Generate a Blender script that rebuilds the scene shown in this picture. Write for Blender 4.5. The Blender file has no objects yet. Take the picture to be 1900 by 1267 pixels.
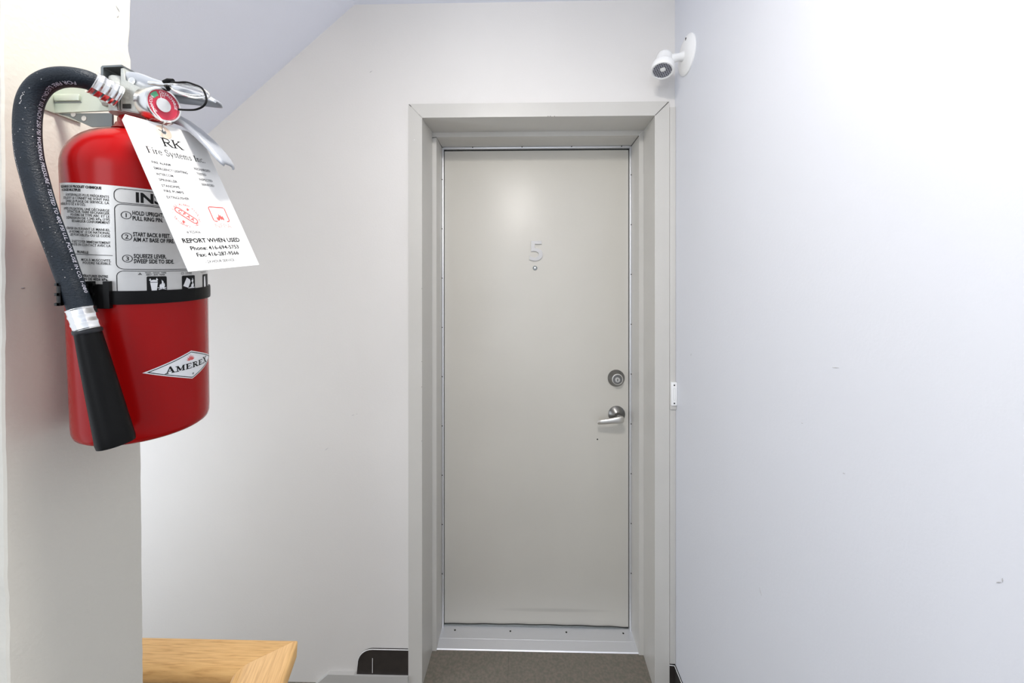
import bpy, bmesh, math, random
from mathutils import Vector, Matrix
random.seed(4)
PI = math.pi
C = bpy.context.collection
scene = bpy.context.scene

# ------------------------------------------------------------------ camera, world, lights, exposure
cd = bpy.data.cameras.new('camera'); cam = bpy.data.objects.new('camera', cd); C.objects.link(cam)
cd.sensor_width = 36; cd.lens = 36 * 700 / 1900; cd.clip_start = 0.02
cd.shift_x = 0; cd.shift_y = -(633.5 - 530) / 1900
HC = 1.46
cam.location = (0, 0, HC); cam.rotation_euler = (PI / 2, 0, math.radians(1.23))
scene.camera = cam

w = bpy.data.worlds.new('world'); scene.world = w; w.use_nodes = True
w.node_tree.nodes['Background'].inputs[0].default_value = (0.86, 0.91, 1.0, 1)
w.node_tree.nodes['Background'].inputs[1].default_value = 1.2

def area(name, loc, aim, size, power, col, shape='DISK', size_y=None):
    l = bpy.data.lights.new(name, 'AREA'); l.shape = shape; l.size = size
    if size_y: l.size_y = size_y
    l.energy = power; l.color = col
    o = bpy.data.objects.new(name, l); C.objects.link(o); o.location = loc
    o.rotation_euler = (Vector(aim) - Vector(loc)).to_track_quat('-Z', 'Y').to_euler()
    return o
lamp_l = bpy.data.lights.new('assumed_ceiling_bulb', 'POINT'); lamp_l.energy = 9.5; lamp_l.shadow_soft_size = 0.08
lamp_l.color = (1.0, 0.955, 0.90)
lo = bpy.data.objects.new('assumed_ceiling_bulb', lamp_l); C.objects.link(lo); lo.location = (-0.09, 0.20, 2.36)  # bulb of an assumed ceiling lamp, placed by the fall of the shadows
area('assumed_ceiling_lamp_light', (-0.09, 0.20, 2.40), (-0.09, 0.28, 0), 0.20, 12, (1.0, 0.965, 0.92))  # downward share of the same assumed lamp
area('assumed_stair_daylight', (-2.05, 0.72, 0.80), (-0.3, 1.0, 0.75), 0.5, 11.5, (0.82, 0.89, 1.0), 'RECTANGLE', 1.1)  # added fill, assumed daylight from the stairwell; no window is built
area('assumed_hall_daylight', (-0.7, -2.1, 1.7), (0.5, 0.6, 1.5), 1.2, 17, (0.86, 0.92, 1.0), 'RECTANGLE', 1.3)  # added fill from behind the camera, assumed daylight; no window there

vs = scene.view_settings
vs.view_transform = 'Standard'; vs.look = 'None'; vs.gamma = 1; vs.use_curve_mapping = False
vs.exposure = 0.0
scene.cycles.max_bounces = 10; scene.cycles.diffuse_bounces = 6

# ------------------------------------------------------------------ helpers
def mat(name, col, rough=0.5, metal=0.0, bump=0.0, bscale=200, mottle=0.0, mscale=4, coat=0.0, spec=0.5, trans=0.0, col2=None, aniso=None):
    m = bpy.data.materials.new(name); m.use_nodes = True
    nt = m.node_tree; b = nt.nodes['Principled BSDF']
    b.inputs['Base Color'].default_value = (*col, 1); b.inputs['Roughness'].default_value = rough
    b.inputs['Metallic'].default_value = metal; b.inputs['Coat Weight'].default_value = coat
    b.inputs['Coat Roughness'].default_value = 0.06
    b.inputs['Specular IOR Level'].default_value = spec; b.inputs['Transmission Weight'].default_value = trans
    tc = nt.nodes.new('ShaderNodeTexCoord')
    if mottle or col2:
        n = nt.nodes.new('ShaderNodeTexNoise'); n.inputs['Scale'].default_value = mscale; n.inputs['Detail'].default_value = 5
        nt.links.new(tc.outputs['Object'], n.inputs['Vector'])
        r = nt.nodes.new('ShaderNodeValToRGB'); r.color_ramp.elements[0].position = 0.35; r.color_ramp.elements[1].position = 0.68
        c2 = col2 or tuple(c * (1 - mottle) for c in col)
        r.color_ramp.elements[0].color = (*c2, 1); r.color_ramp.elements[1].color = (*col, 1)
        nt.links.new(n.outputs['Fac'], r.inputs['Fac']); nt.links.new(r.outputs['Color'], b.inputs['Base Color'])
    if bump:
        n = nt.nodes.new('ShaderNodeTexNoise'); n.inputs['Scale'].default_value = bscale; n.inputs['Detail'].default_value = 3
        mp = nt.nodes.new('ShaderNodeMapping')
        if aniso: mp.inputs['Scale'].default_value = aniso
        nt.links.new(tc.outputs['Object'], mp.inputs['Vector']); nt.links.new(mp.outputs['Vector'], n.inputs['Vector'])
        bp = nt.nodes.new('ShaderNodeBump'); bp.inputs['Strength'].default_value = bump; bp.inputs['Distance'].default_value = 0.002
        nt.links.new(n.outputs['Fac'], bp.inputs['Height']); nt.links.new(bp.outputs['Normal'], b.inputs['Normal'])
    return m

M = {}
M['wall'] = mat('warm_grey_wall_paint', (0.72, 0.70, 0.675), 0.55, bump=0.12, bscale=160, mottle=0.03, mscale=2.5)
M['wall_r'] = mat('daylight_tinted_wall_paint', (0.695, 0.708, 0.748), 0.55, bump=0.12, bscale=160, mottle=0.02, mscale=2.5)  # blue tint of the daylight on this wall is put into the colour
M['pillar'] = mat('cream_white_wall_paint', (0.68, 0.65, 0.57), 0.5, bump=0.2, bscale=180, mottle=0.03, mscale=3)
M['ceil'] = mat('cool_white_ceiling_paint', (0.80, 0.82, 0.90), 0.7, bump=0.1, bscale=150, mottle=0.02)
M['frame'] = mat('beige_grey_frame_enamel', (0.575, 0.56, 0.525), 0.36, bump=0.08, bscale=220, mottle=0.03, mscale=6)
M['caulk'] = mat('white_caulk', (0.85, 0.85, 0.84), 0.5)
M['gap'] = mat('dark_gap', (0.02, 0.02, 0.018), 0.9)
M['alu'] = mat('brushed_aluminium', (0.78, 0.79, 0.82), 0.38, 0.65, bump=0.15, bscale=90, aniso=(1, 20, 20))
M['bright'] = mat('polished_nickel', (0.82, 0.82, 0.80), 0.22, 1.0)
M['satin'] = mat('satin_nickel', (0.25, 0.245, 0.235), 0.33, 1.0)
M['lever'] = mat('worn_satin_lever', (0.72, 0.70, 0.66), 0.35, 1.0)
M['rubber'] = mat('black_rubber', (0.016, 0.017, 0.019), 0.5, bump=0.2, bscale=500)
M['hose'] = mat('dark_blue_grey_hose_rubber', (0.014, 0.020, 0.028), 0.5, spec=0.25, bump=0.35, bscale=700, mottle=0.35, mscale=60)
M['blackp'] = mat('black_plastic', (0.004, 0.004, 0.004), 0.42, spec=0.15)
M['horn'] = mat('black_horn_plastic', (0.004, 0.004, 0.004), 0.42, spec=0.12, bump=0.05, bscale=300)
M['red'] = mat('red_gloss_enamel', (0.34, 0.003, 0.003), 0.22, spec=0.2, coat=0.0, bump=0.015, bscale=120)
M['redlens'] = mat('red_ring_print', (0.62, 0.03, 0.07), 0.3)
M['label'] = mat('silver_label_film', (0.62, 0.61, 0.58), 0.30, 0.15)
M['white'] = mat('white_plastic', (0.86, 0.86, 0.85), 0.35)
M['whitep'] = mat('white_print', (0.82, 0.82, 0.82), 0.4)
M['card'] = mat('white_card_stock', (0.86, 0.85, 0.82), 0.65)
M['ink'] = mat('black_ink', (0.012, 0.012, 0.012), 0.5, spec=0.15)
M['greyink'] = mat('grey_ink', (0.06, 0.06, 0.065), 0.6, spec=0.2)
M['redink'] = mat('red_ink', (0.75, 0.10, 0.09), 0.6)
M['pinkink'] = mat('pink_smear', (0.82, 0.42, 0.40), 0.6)
M['tan'] = mat('tan_reinforcement_paper', (0.72, 0.56, 0.44), 0.7)
M['wire'] = mat('thin_steel_wire', (0.6, 0.57, 0.55), 0.35, 1.0)
M['castal'] = mat('cast_aluminium_valve', (0.52, 0.53, 0.49), 0.5, 0.55, bump=0.25, bscale=260)
M['steel'] = mat('zinc_plated_steel', (0.45, 0.47, 0.50), 0.42, 0.45, bump=0.04, bscale=80)
M['grnsteel'] = mat('pale_green_zinc_plate', (0.60, 0.64, 0.54), 0.42, 0.6, bump=0.1, bscale=150)
M['darksteel'] = mat('dark_grey_steel', (0.22, 0.24, 0.24), 0.4, 0.8)
M['basebd'] = mat('dark_brown_rubber_base', (0.030, 0.024, 0.021), 0.5, mottle=0.3, mscale=30)
M['string'] = mat('grey_painted_stringer', (0.50, 0.49, 0.47), 0.5)
M['mark'] = mat('scuff_grey', (0.42, 0.41, 0.41), 0.8)
M['glass'] = mat('clear_gauge_lens', (1, 1, 1), 0.03, trans=1.0)

def set_ink(m): m.node_tree.nodes['Principled BSDF'].inputs['Specular IOR Level'].default_value = 0.2

# door paint with a faint horizontal rub mark low down
m = mat('taupe_grey_door_enamel', (0.60, 0.577, 0.52), 0.36, bump=0.06, bscale=120, mottle=0.04, mscale=3); M['door'] = m
nt = m.node_tree; b = nt.nodes['Principled BSDF']
src = b.inputs['Base Color'].links[0].from_socket
tc = nt.nodes.new('ShaderNodeTexCoord'); sx = nt.nodes.new('ShaderNodeSeparateXYZ'); nt.links.new(tc.outputs['Object'], sx.inputs[0])
def math_n(op, a, bb=None):
    n = nt.nodes.new('ShaderNodeMath'); n.operation = op
    for i, v in enumerate((a, bb)):
        if v is None: continue
        if isinstance(v, (int, float)): n.inputs[i].default_value = v
        else: nt.links.new(v, n.inputs[i])
    return n.outputs[0]
dz = math_n('DIVIDE', math_n('SUBTRACT', sx.outputs[2], 0.066), 0.010)
dx = math_n('DIVIDE', math_n('SUBTRACT', sx.outputs[0], 0.07), 0.26)
rr = math_n('ADD', math_n('MULTIPLY', dz, dz), math_n('MULTIPLY', dx, dx))
fac = math_n('MULTIPLY', math_n('MAXIMUM', math_n('SUBTRACT', 1.0, rr), 0.0), 0.24)
mx = nt.nodes.new('ShaderNodeMix'); mx.data_type = 'RGBA'; nt.links.new(fac, mx.inputs['Factor'])
nt.links.new(src, mx.inputs['A']); mx.inputs['B'].default_value = (0.2, 0.19, 0.17, 1); nt.links.new(mx.outputs['Result'], b.inputs['Base Color'])

# speckled brown floor tile
m = mat('speckled_brown_tile', (0.215, 0.18, 0.15), 0.45, bump=0.1, bscale=300, col2=(0.145, 0.14, 0.11), mscale=110); M['tile'] = m

def wood(name, rot):
    m = bpy.data.materials.new(name); m.use_nodes = True; nt = m.node_tree; b = nt.nodes['Principled BSDF']
    tc = nt.nodes.new('ShaderNodeTexCoord'); mp = nt.nodes.new('ShaderNodeMapping')
    mp.inputs['Scale'].default_value = (34, 1.6, 3) if rot else (1.6, 26, 10)
    nt.links.new(tc.outputs['Object'], mp.inputs['Vector'])
    n = nt.nodes.new('ShaderNodeTexNoise'); n.inputs['Scale'].default_value = 14; n.inputs['Detail'].default_value = 6; n.inputs['Distortion'].default_value = 0.3
    nt.links.new(mp.outputs['Vector'], n.inputs['Vector'])
    r = nt.nodes.new('ShaderNodeValToRGB'); e = r.color_ramp.elements
    e[0].position = 0.30; e[0].color = (0.56, 0.31, 0.11, 1); e[1].position = 0.62; e[1].color = (0.76, 0.47, 0.19, 1)
    e2 = e.new(0.44); e2.color = (0.68, 0.40, 0.155, 1)
    nt.links.new(n.outputs['Fac'], r.inputs['Fac']); nt.links.new(r.outputs['Color'], b.inputs['Base Color'])
    b.inputs['Roughness'].default_value = 0.38
    bp = nt.nodes.new('ShaderNodeBump'); bp.inputs['Strength'].default_value = 0.25; bp.inputs['Distance'].default_value = 0.001
    nt.links.new(n.outputs['Fac'], bp.inputs['Height']); nt.links.new(bp.outputs['Normal'], b.inputs['Normal'])
    return m
M['woodx'] = wood('honey_oak_long_grain', 0); M['woody'] = wood('honey_oak_cross_grain', PI / 2)

def smooth(me, ang=40):
    for p in me.polygons: p.use_smooth = True
    try: me.set_sharp_from_angle(angle=math.radians(ang))
    except Exception: pass

def wloc(o):
    v = Vector((0, 0, 0))
    while o: v += o.location; o = o.parent
    return v
def link(name, bm, m, parent=None, sm=True, base=None, ang=40):
    """bm in world coordinates -> ONE mesh object; origin at `base` (world) or at the parent's origin"""
    bmesh.ops.recalc_face_normals(bm, faces=bm.faces)
    me = bpy.data.meshes.new(name)
    pl = wloc(parent) if parent else Vector((0, 0, 0))
    org = Vector(base) if base is not None else pl
    bmesh.ops.translate(bm, verts=bm.verts, vec=-org)
    bm.to_mesh(me); bm.free(); me.materials.append(M[m] if isinstance(m, str) else m)
    if sm: smooth(me, ang)
    o = bpy.data.objects.new(name, me); C.objects.link(o); o.parent = parent; o.location = org - pl
    return o
def thing(name, label, cat, loc=(0, 0, 0), group=None, kind=None):
    o = bpy.data.objects.new(name, None); C.objects.link(o); o.location = loc; o.empty_display_size = 0.05
    tag(o, label, cat, group, kind); return o
def tag(o, label=None, cat=None, group=None, kind=None):
    if label: o['label'] = label
    if cat: o['category'] = cat
    if group: o['group'] = group
    if kind: o['kind'] = kind
    return o
def struct(o, label, cat): return tag(o, label, cat, kind='structure')

def add_box(bm, x0, x1, y0, y1, z0, z1, bev=0):
    t = bmesh.new(); bmesh.ops.create_cube(t, size=1)
    for v in t.verts: v.co = Vector(((x0 + x1) / 2 + v.co.x * (x1 - x0), (y0 + y1) / 2 + v.co.y * (y1 - y0), (z0 + z1) / 2 + v.co.z * (z1 - z0)))
    if bev: bmesh.ops.bevel(t, geom=t.edges[:], offset=bev, segments=2, affect='EDGES', profile=0.6)
    merge(bm, t)
def merge(bm, t):
    me = bpy.data.meshes.new('tmp'); t.to_mesh(me); t.free(); bm.from_mesh(me); bpy.data.meshes.remove(me)
def box(*a, bev=0):
    bm = bmesh.new(); add_box(bm, *a, bev=bev); return bm
def axes(n, up=(0, 0, 1)):
    n = Vector(n).normalized(); u = Vector(up)
    if abs(n.dot(u)) > 0.98: u = Vector((1, 0, 0))
    x = u.cross(n).normalized(); y = n.cross(x); return x, y, n
def add_lathe(bm, prof, loc, axis=(0, 0, 1), seg=40, up=(0, 0, 1), cap=True):
    """prof: [(radius, distance along axis)]"""
    x, y, n = axes(axis, up); loc = Vector(loc); rings = []
    for r, h in prof:
        rings.append([bm.verts.new(loc + n * h + (x * math.cos(2 * PI * i / seg) + y * math.sin(2 * PI * i / seg)) * max(r, 1e-5)) for i in range(seg)])
    for a, b_ in zip(rings, rings[1:]):
        for i in range(seg): bm.faces.new((a[i], a[(i + 1) % seg], b_[(i + 1) % seg], b_[i]))
    if cap: bm.faces.new(rings[0][::-1]); bm.faces.new(rings[-1])
def lathe(*a, **k):
    bm = bmesh.new(); add_lathe(bm, *a, **k); return bm
def catmull(pts, n=8, closed=False):
    P = [Vector(p) for p in pts]; out = []; N = len(P)
    rng = range(N) if closed else range(N - 1)
    for i in rng:
        if closed: p0, p1, p2, p3 = P[i - 1], P[i], P[(i + 1) % N], P[(i + 2) % N]
        else: p0, p1, p2, p3 = P[max(i - 1, 0)], P[i], P[i + 1], P[min(i + 2, N - 1)]
        for k in range(n):
            t = k / n
            out.append(0.5 * ((2 * p1) + (p2 - p0) * t + (2 * p0 - 5 * p1 + 4 * p2 - p3) * t * t + (3 * p1 - p0 - 3 * p2 + p3) * t ** 3))
    if not closed: out.append(P[-1])
    return out
def add_tube(bm, pts, rad, seg=12, closed=False, cap=True):
    P = [Vector(p) for p in pts]; N = len(P); rings = []
    rad = rad if isinstance(rad, (list, tuple)) else [rad] * N
    prev = None
    for i in range(N):
        if closed: t = (P[(i + 1) % N] - P[i - 1]).normalized()
        else: t = (P[min(i + 1, N - 1)] - P[max(i - 1, 0)]).normalized()
        if prev is None: x = t.orthogonal().normalized()
        else: x = (prev - t * prev.dot(t)).normalized()
        prev = x; y = t.cross(x)
        rings.append([bm.verts.new(P[i] + (x * math.cos(2 * PI * k / seg) + y * math.sin(2 * PI * k / seg)) * rad[i]) for k in range(seg)])
    L = list(zip(rings, rings[1:]))
    if closed: L.append((rings[-1], rings[0]))
    for a, b_ in L:
        for k in range(seg): bm.faces.new((a[k], a[(k + 1) % seg], b_[(k + 1) % seg], b_[k]))
    if cap and not closed: bm.faces.new(rings[0][::-1]); bm.faces.new(rings[-1])
def tube(*a, **k):
    bm = bmesh.new(); add_tube(bm, *a, **k); return bm
def add_prism(bm, pts, vec):
    """closed polygon of world points extruded by vec"""
    a = [bm.verts.new(Vector(p)) for p in pts]; b_ = [bm.verts.new(Vector(p) + Vector(vec)) for p in pts]
    bm.faces.new(a[::-1]); bm.faces.new(b_)
    for i in range(len(a)): bm.faces.new((a[i], a[(i + 1) % len(a)], b_[(i + 1) % len(a)], b_[i]))
def prism(*a):
    bm = bmesh.new(); add_prism(bm, *a); return bm
def add_loft(bm, sections, cap=True):
    R_ = [[bm.verts.new(Vector(p)) for p in s] for s in sections]; n = len(R_[0])
    for a, b_ in zip(R_, R_[1:]):
        for i in range(n): bm.faces.new((a[i], a[(i + 1) % n], b_[(i + 1) % n], b_[i]))
    if cap: bm.faces.new(R_[0][::-1]); bm.faces.new(R_[-1])
def loft(s, cap=True):
    bm = bmesh.new(); add_loft(bm, s, cap); return bm

# a point of the stair landing at depth y that lies on the sight line read off the survey photo (metres out)
PSI = math.radians(1.23)
def at(px, py, y):
    u = (px - 950) / 700; v = (530 - py) / 700
    d = Vector((u * math.cos(PSI) - math.sin(PSI), u * math.sin(PSI) + math.cos(PSI), v))
    return Vector((0, 0, HC)) + d * (y / d.y)

# ------------------------------------------------------------------ flat print (lettering, borders, symbols)
def arc(cx, cy, r, a0, a1, n=8, ry=None):
    ry = ry or r
    return [(cx + r * math.cos(math.radians(a0 + (a1 - a0) * i / n)), cy + ry * math.sin(math.radians(a0 + (a1 - a0) * i / n))) for i in range(n + 1)]
# strokes of a serif alphabet: (points, weight); t thick, h hairline
t_, h_ = 0.15, 0.06
def sr(x, y, w=0.14): return ([(x - w, y), (x + w, y)], h_)
SERIF = {
 'R': (0.82, [([(.16, 0), (.16, 1)], t_), ([(.16, .97), (.42, .97)] + arc(.42, .735, .235, 90, -90) + [(.16, .5)], .09), ([(.38, .5), (.72, .02)], t_), sr(.16, .03), sr(.10, .97, .1), sr(.76, .03, .08)]),
 'K': (0.86, [([(.16, 0), (.16, 1)], t_), ([(.7, .97), (.2, .42)], .07), ([(.34, .58), (.72, .02)], t_), sr(.16, .03), sr(.16, .97), sr(.68, .97), sr(.74, .03)]),
 'F': (0.68, [([(.16, 0), (.16, 1)], t_), ([(.04, .97), (.6, .97), (.6, .8)], h_), ([(.16, .52), (.45, .52)], h_), ([(.45, .43), (.45, .62)], h_), sr(.16, .03)]),
 'I': (0.36, [([(.17, 0), (.17, 1)], t_), sr(.17, .03), sr(.17, .97)]),
 'i': (0.32, [([(.15, 0), (.15, .64)], .12), sr(.15, .03, .12), ([(.04, .62), (.15, .62)], h_), ([(.15, .82), (.15, .95)], .13)]),
 'r': (0.44, [([(.15, 0), (.15, .64)], .12), sr(.15, .03, .12), ([(.04, .62), (.15, .62)], h_), ([(.15, .45), (.26, .61), (.40, .58)], .08)]),
 'e': (0.54, [(arc(.27, .32, .21, 5, 325, 14, .30), .08), ([(.08, .36), (.46, .36)], h_)]),
 'c': (0.50, [(arc(.27, .32, .21, 50, 320, 12, .30), .08)]),
 's': (0.44, [([(.37, .48), (.33, .6), (.18, .62), (.08, .5), (.14, .38), (.30, .29), (.37, .16), (.26, .03), (.10, .04), (.06, .17)], .08)]),
 'S': (0.60, [([(.47, .74), (.44, .92), (.28, .98), (.11, .9), (.08, .72), (.2, .57), (.40, .44), (.50, .27), (.42, .08), (.24, .01), (.1, .1), (.07, .27)], .10)]),
 'y': (0.54, [([(.07, .62), (.28, .05)], .11), ([(.46, .62), (.2, -.2), (.08, -.24)], .06), sr(.08, .62, .08), sr(.45, .62, .08)]),
 't': (0.36, [([(.15, .85), (.15, .1), (.22, .02), (.32, .06)], .10), ([(.04, .62), (.31, .62)], h_)]),
 'm': (0.88, [([(.15, 0), (.15, .64)], .11), ([(.15, .5), (.28, .61), (.40, .55), (.42, 0)], .09), ([(.42, .5), (.56, .61), (.68, .55), (.70, 0)], .09), sr(.15, .03, .1), sr(.42, .03, .1), sr(.70, .03, .1), ([(.04, .62), (.15, .62)], h_)]),
 'n': (0.60, [([(.15, 0), (.15, .64)], .11), ([(.15, .5), (.28, .61), (.42, .55), (.44, 0)], .09), sr(.15, .03, .1), sr(.44, .03, .1), ([(.04, .62), (.15, .62)], h_)]),
 '.': (0.28, [([(.12, 0), (.12, .12)], .12)]),
 'A': (1.0, [([(.5, 1), (.17, .05)], .12), ([(.46, 1), (.80, .05)], .24), ([(.27, .33), (.68, .33)], .09), ([(.0, .05), (.34, .05)], .11), ([(.60, .05), (1.0, .05)], .11)]),
 'M': (1.16, [([(.2, .05), (.2, .95)], .12), ([(.22, .95), (.56, .12)], .22), ([(.56, .12), (.86, .95)], .10), ([(.90, .05), (.90, .95)], .24), ([(.0, .05), (.38, .05)], .11), ([(.0, .95), (.3, .95)], .11), ([(.70, .05), (1.08, .05)], .11), ([(.84, .95), (1.08, .95)], .11)]),
 'E': (0.92, [([(.24, .05), (.24, .95)], .24), ([(.02, .95), (.76, .95), (.76, .74)], .11), ([(.02, .05), (.80, .05), (.80, .30)], .11), ([(.24, .5), (.56, .5)], .10), ([(.56, .36), (.56, .64)], .09)]),
 'X': (1.0, [([(.2, .95), (.76, .05)], .24), ([(.76, .95), (.2, .05)], .10), ([(.02, .95), (.38, .95)], .11), ([(.60, .95), (.94, .95)], .11), ([(.0, .05), (.36, .05)], .11), ([(.56, .05), (.96, .05)], .11)]),
}
SLABR = (0.98, [([(.24, .05), (.24, .95)], .24), ([(.02, .95), (.5, .95)] + arc(.5, .735, .215, 90, -90) + [(.24, .5)], .13), ([(.44, .5), (.80, .05)], .24), ([(.02, .05), (.42, .05)], .11), ([(.68, .05), (.96, .05)], .11)])
_capcache = {}
def glyph_mesh(s, bold=0.0, res=2):
    cu = bpy.data.curves.new('t', 'FONT'); cu.body = s; cu.resolution_u = res; cu.offset = bold; cu.size = 1
    o = bpy.data.objects.new('t', cu); C.objects.link(o)
    dg = bpy.context.evaluated_depsgraph_get(); me = bpy.data.meshes.new_from_object(o.evaluated_get(dg))
    vs_ = [tuple(v.co)[:2] for v in me.vertices]; fs = [tuple(p.vertices) for p in me.polygons]
    bpy.data.objects.remove(o); bpy.data.curves.remove(cu); bpy.data.meshes.remove(me)
    return vs_, fs
CAP = None
class Print:
    def __init__(s): s.v = []; s.f = []
    def add(s, vs_, fs):
        n = len(s.v); s.v += list(vs_); s.f += [tuple(i + n for i in f) for f in fs]; return s
    def poly(s, pts): return s.add(pts, [tuple(range(len(pts)))])
    def ribbon(s, pts, wd, closed=False):
        n = len(pts); L = []; R_ = []
        for i in range(n):
            if closed: a, c = pts[i - 1], pts[(i + 1) % n]
            else: a, c = pts[max(i - 1, 0)], pts[min(i + 1, n - 1)]
            dx, dy = c[0] - a[0], c[1] - a[1]; l = math.hypot(dx, dy) or 1
            L.append((pts[i][0] - dy / l * wd / 2, pts[i][1] + dx / l * wd / 2)); R_.append((pts[i][0] + dy / l * wd / 2, pts[i][1] - dx / l * wd / 2))
        fs = [(i, i + 1, n + i + 1, n + i) for i in range(n - 1)]
        if closed: fs.append((n - 1, 0, n, 2 * n - 1))
        return s.add(L + R_, fs)
    def rrect(s, x0, y0, x1, y1, r, wd=None, open_bottom=False):
        pts = arc(x1 - r, y1 - r, r, 0, 90, 5) + arc(x0 + r, y1 - r, r, 90, 180, 5) + arc(x0 + r, y0 + r, r, 180, 270, 5) + arc(x1 - r, y0 + r, r, 270, 360, 5)
        return s.ribbon(pts, wd, True) if wd else s.poly(pts)
    def text(s, body, x, y, h, width=None, align='l', bold=0.0, rot=0.0, sx=1.0, sy=1.0):
        """x,y baseline anchor; h cap height; width = total width"""
        global CAP
        if CAP is None:
            v, _ = glyph_mesh('H'); CAP = max(p[1] for p in v) - min(p[1] for p in v)
        v, f = glyph_mesh(body, bold)
        if not v: return s
        k = h / CAP; x0 = min(p[0] for p in v); x1 = max(p[0] for p in v)
        kx = (width / (x1 - x0)) if width else k * sx
        W_ = (x1 - x0) * kx; ox = {'l': 0, 'r': -W_, 'c': -W_ / 2}[align]
        c_, s_ = math.cos(rot), math.sin(rot); out = []
        for p in v:
            a, b_ = (p[0] - x0) * kx + ox, p[1] * k * sy
            out.append((x + a * c_ - b_ * s_, y + a * s_ + b_ * c_))
        return s.add(out, f)
    def serif(s, body, x, y, h, width, slab=False, caps_big=None):
        adv = 0; items = []
        for i, ch in enumerate(body):
            if ch == ' ': adv += .42; continue
            wd, st = SLABR if (slab and ch == 'R') else SERIF[ch]
            k = caps_big if (caps_big and i in (0, len(body) - 1)) else 1
            items.append((adv, st, k)); adv += wd * (1 if k == 1 else 1.1)
        kx = width / adv
        for a, st, k in items:
            for pts, wt in st:
                s.ribbon([(x + (a + p[0] * (1 if k == 1 else 1.08)) * kx, y + p[1] * h * k) for p in pts], wt * (kx + h) / 2)
        return s
    def build(s, name, m, parent, fn, step=None):
        bm = bmesh.new(); vv = [bm.verts.new((p[0], p[1], 0)) for p in s.v]
        for f in s.f:
            try: bm.faces.new([vv[i] for i in f])
            except ValueError: pass
        bmesh.ops.triangulate(bm, faces=[f for f in bm.faces if len(f.verts) > 4])
        if step:
            x0 = min(p[0] for p in s.v); x1 = max(p[0] for p in s.v); x = x0 + step
            while x < x1:
                bmesh.ops.bisect_plane(bm, geom=bm.verts[:] + bm.edges[:] + bm.faces[:], plane_co=(x, 0, 0), plane_no=(1, 0, 0)); x += step
        for v in bm.verts: v.co = fn(v.co.x, v.co.y)
        return link(name, bm, m, parent, sm=False)

# ------------------------------------------------------------------ the room shell
YW = 1.362                      # back wall face
bm = bmesh.new()
add_box(bm, -2.1, -0.385, YW, YW + 0.25, -0.3, 2.75); add_box(bm, 0.515, 0.75, YW, YW + 0.25, -0.3, 2.75)
add_box(bm, -0.385, 0.515, YW, YW + 0.25, 2.10, 2.75)
wall_back = struct(link('wall_back', bm, 'wall', sm=False), 'warm grey painted back wall around the steel door frame', 'wall')
wall_right = struct(link('wall_right', box(0.554, 0.72, -2.2, YW, -0.3, 2.75), 'wall_r', sm=False), 'smooth cool white wall right of the door', 'wall')
struct(link('wall_rear', box(-2.1, -0.15 - 1.05, -2.35, -2.2, -0.3, 2.75), 'wall', sm=False), 'grey wall behind the viewer beside the open hall', 'wall')
struct(link('ceiling', box(-0.603, 0.72, -2.2, YW + 0.02, 2.484, 2.6), 'ceil', sm=False), 'flat cool white ceiling above the door', 'ceiling')
# sloping underside of the flight above
k = 0.857
pr = [(-0.603, 0, 2.484), (-0.58, 0, 2.60), (-2.1, 0, 2.60 - 1.50 * k), (-2.1, 0, 2.484 - 1.497 * k)]
struct(link('ceiling_slope', prism([(p[0], 0.40, p[2]) for p in pr], (0, YW + 0.02 - 0.40, 0)), 'ceil', sm=False), 'sloping lilac white underside of the stairs above, upper left', 'ceiling')
struct(link('wall_left', box(-2.2, -2.1, 0.35, YW, -0.3, 2.0), 'wall', sm=False), 'grey end wall of the stairwell', 'wall')
# wall end with the extinguisher (slightly out of plumb, chipped corners)
rows = [(-0.3, .3389, .4680), (.54, .3389, .4680), (.62, .3388, .4672), (.80, .3387, .4664), (.95, .3384, .4654), (1.10, .3384, .4640), (1.172, .3380, .4634), (1.18, .3370, .4633), (1.262, .3362, .4622), (1.35, .3354, .4600),
        (1.45, .3352, .4580), (1.60, .3348, .4540), (1.700, .3344, .4510), (1.716, .3344, .4509), (1.734, .3344, .4504), (1.743, .3344, .4482), (1.751, .3344, .4471), (1.760, .3344, .4482), (1.772, .3344, .4496), (1.795, .3342, .4499), (2.0, .334, .4490), (2.6, .334, .448)]
secs = []
def fine(rows):
    out = []
    for a, b_ in zip(rows, rows[1:]):
        n = max(1, int((b_[0] - a[0]) / 0.012))
        for i in range(n):
            t = i / n; j = random.uniform(-.00035, .00035)
            out.append(tuple(a[q] + (b_[q] - a[q]) * t + (j if q == 2 else (random.uniform(-.0004, .0004) if q == 1 else 0)) for q in range(3)))
    return out + [rows[-1]]
for z, ya, yb in fine(rows):
    xf = -0.473
    secs.append([(-2.1, ya, z), (xf - .0015, ya, z), (xf, ya + .0015, z), (xf, yb - .0025, z), (xf - .0025, yb, z), (-2.1, yb, z)])
wall_end = struct(link('wall_front', loft(secs), 'pillar', sm=True, ang=30), 'cream white wall end on the left that carries the red extinguisher', 'wall')

# floor slab and tiles
FL = 0.012
flo = struct(link('floor', box(-2.1, 0.72, -2.2, 1.70, -0.3, FL - 0.004), 'gap', sm=False), 'brown speckled tile floor of the landing', 'floor')
tme = None
ts = 0.61
for ix in range(-3, 1):
    for iy in range(0, 3):
        x0 = -0.045 + ix * ts; x1 = x0 + ts; y1 = 1.66 - iy * ts; y0 = y1 - ts
        x1 = min(x1, .5535); 
        if x1 - x0 < .02: continue
        link('floor_tile', box(x0 + .0003, x1 - .0003, y0 + .0003, y1 - .0003, FL - .0035, FL, bev=.0002), 'tile', flo, sm=False)

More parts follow.
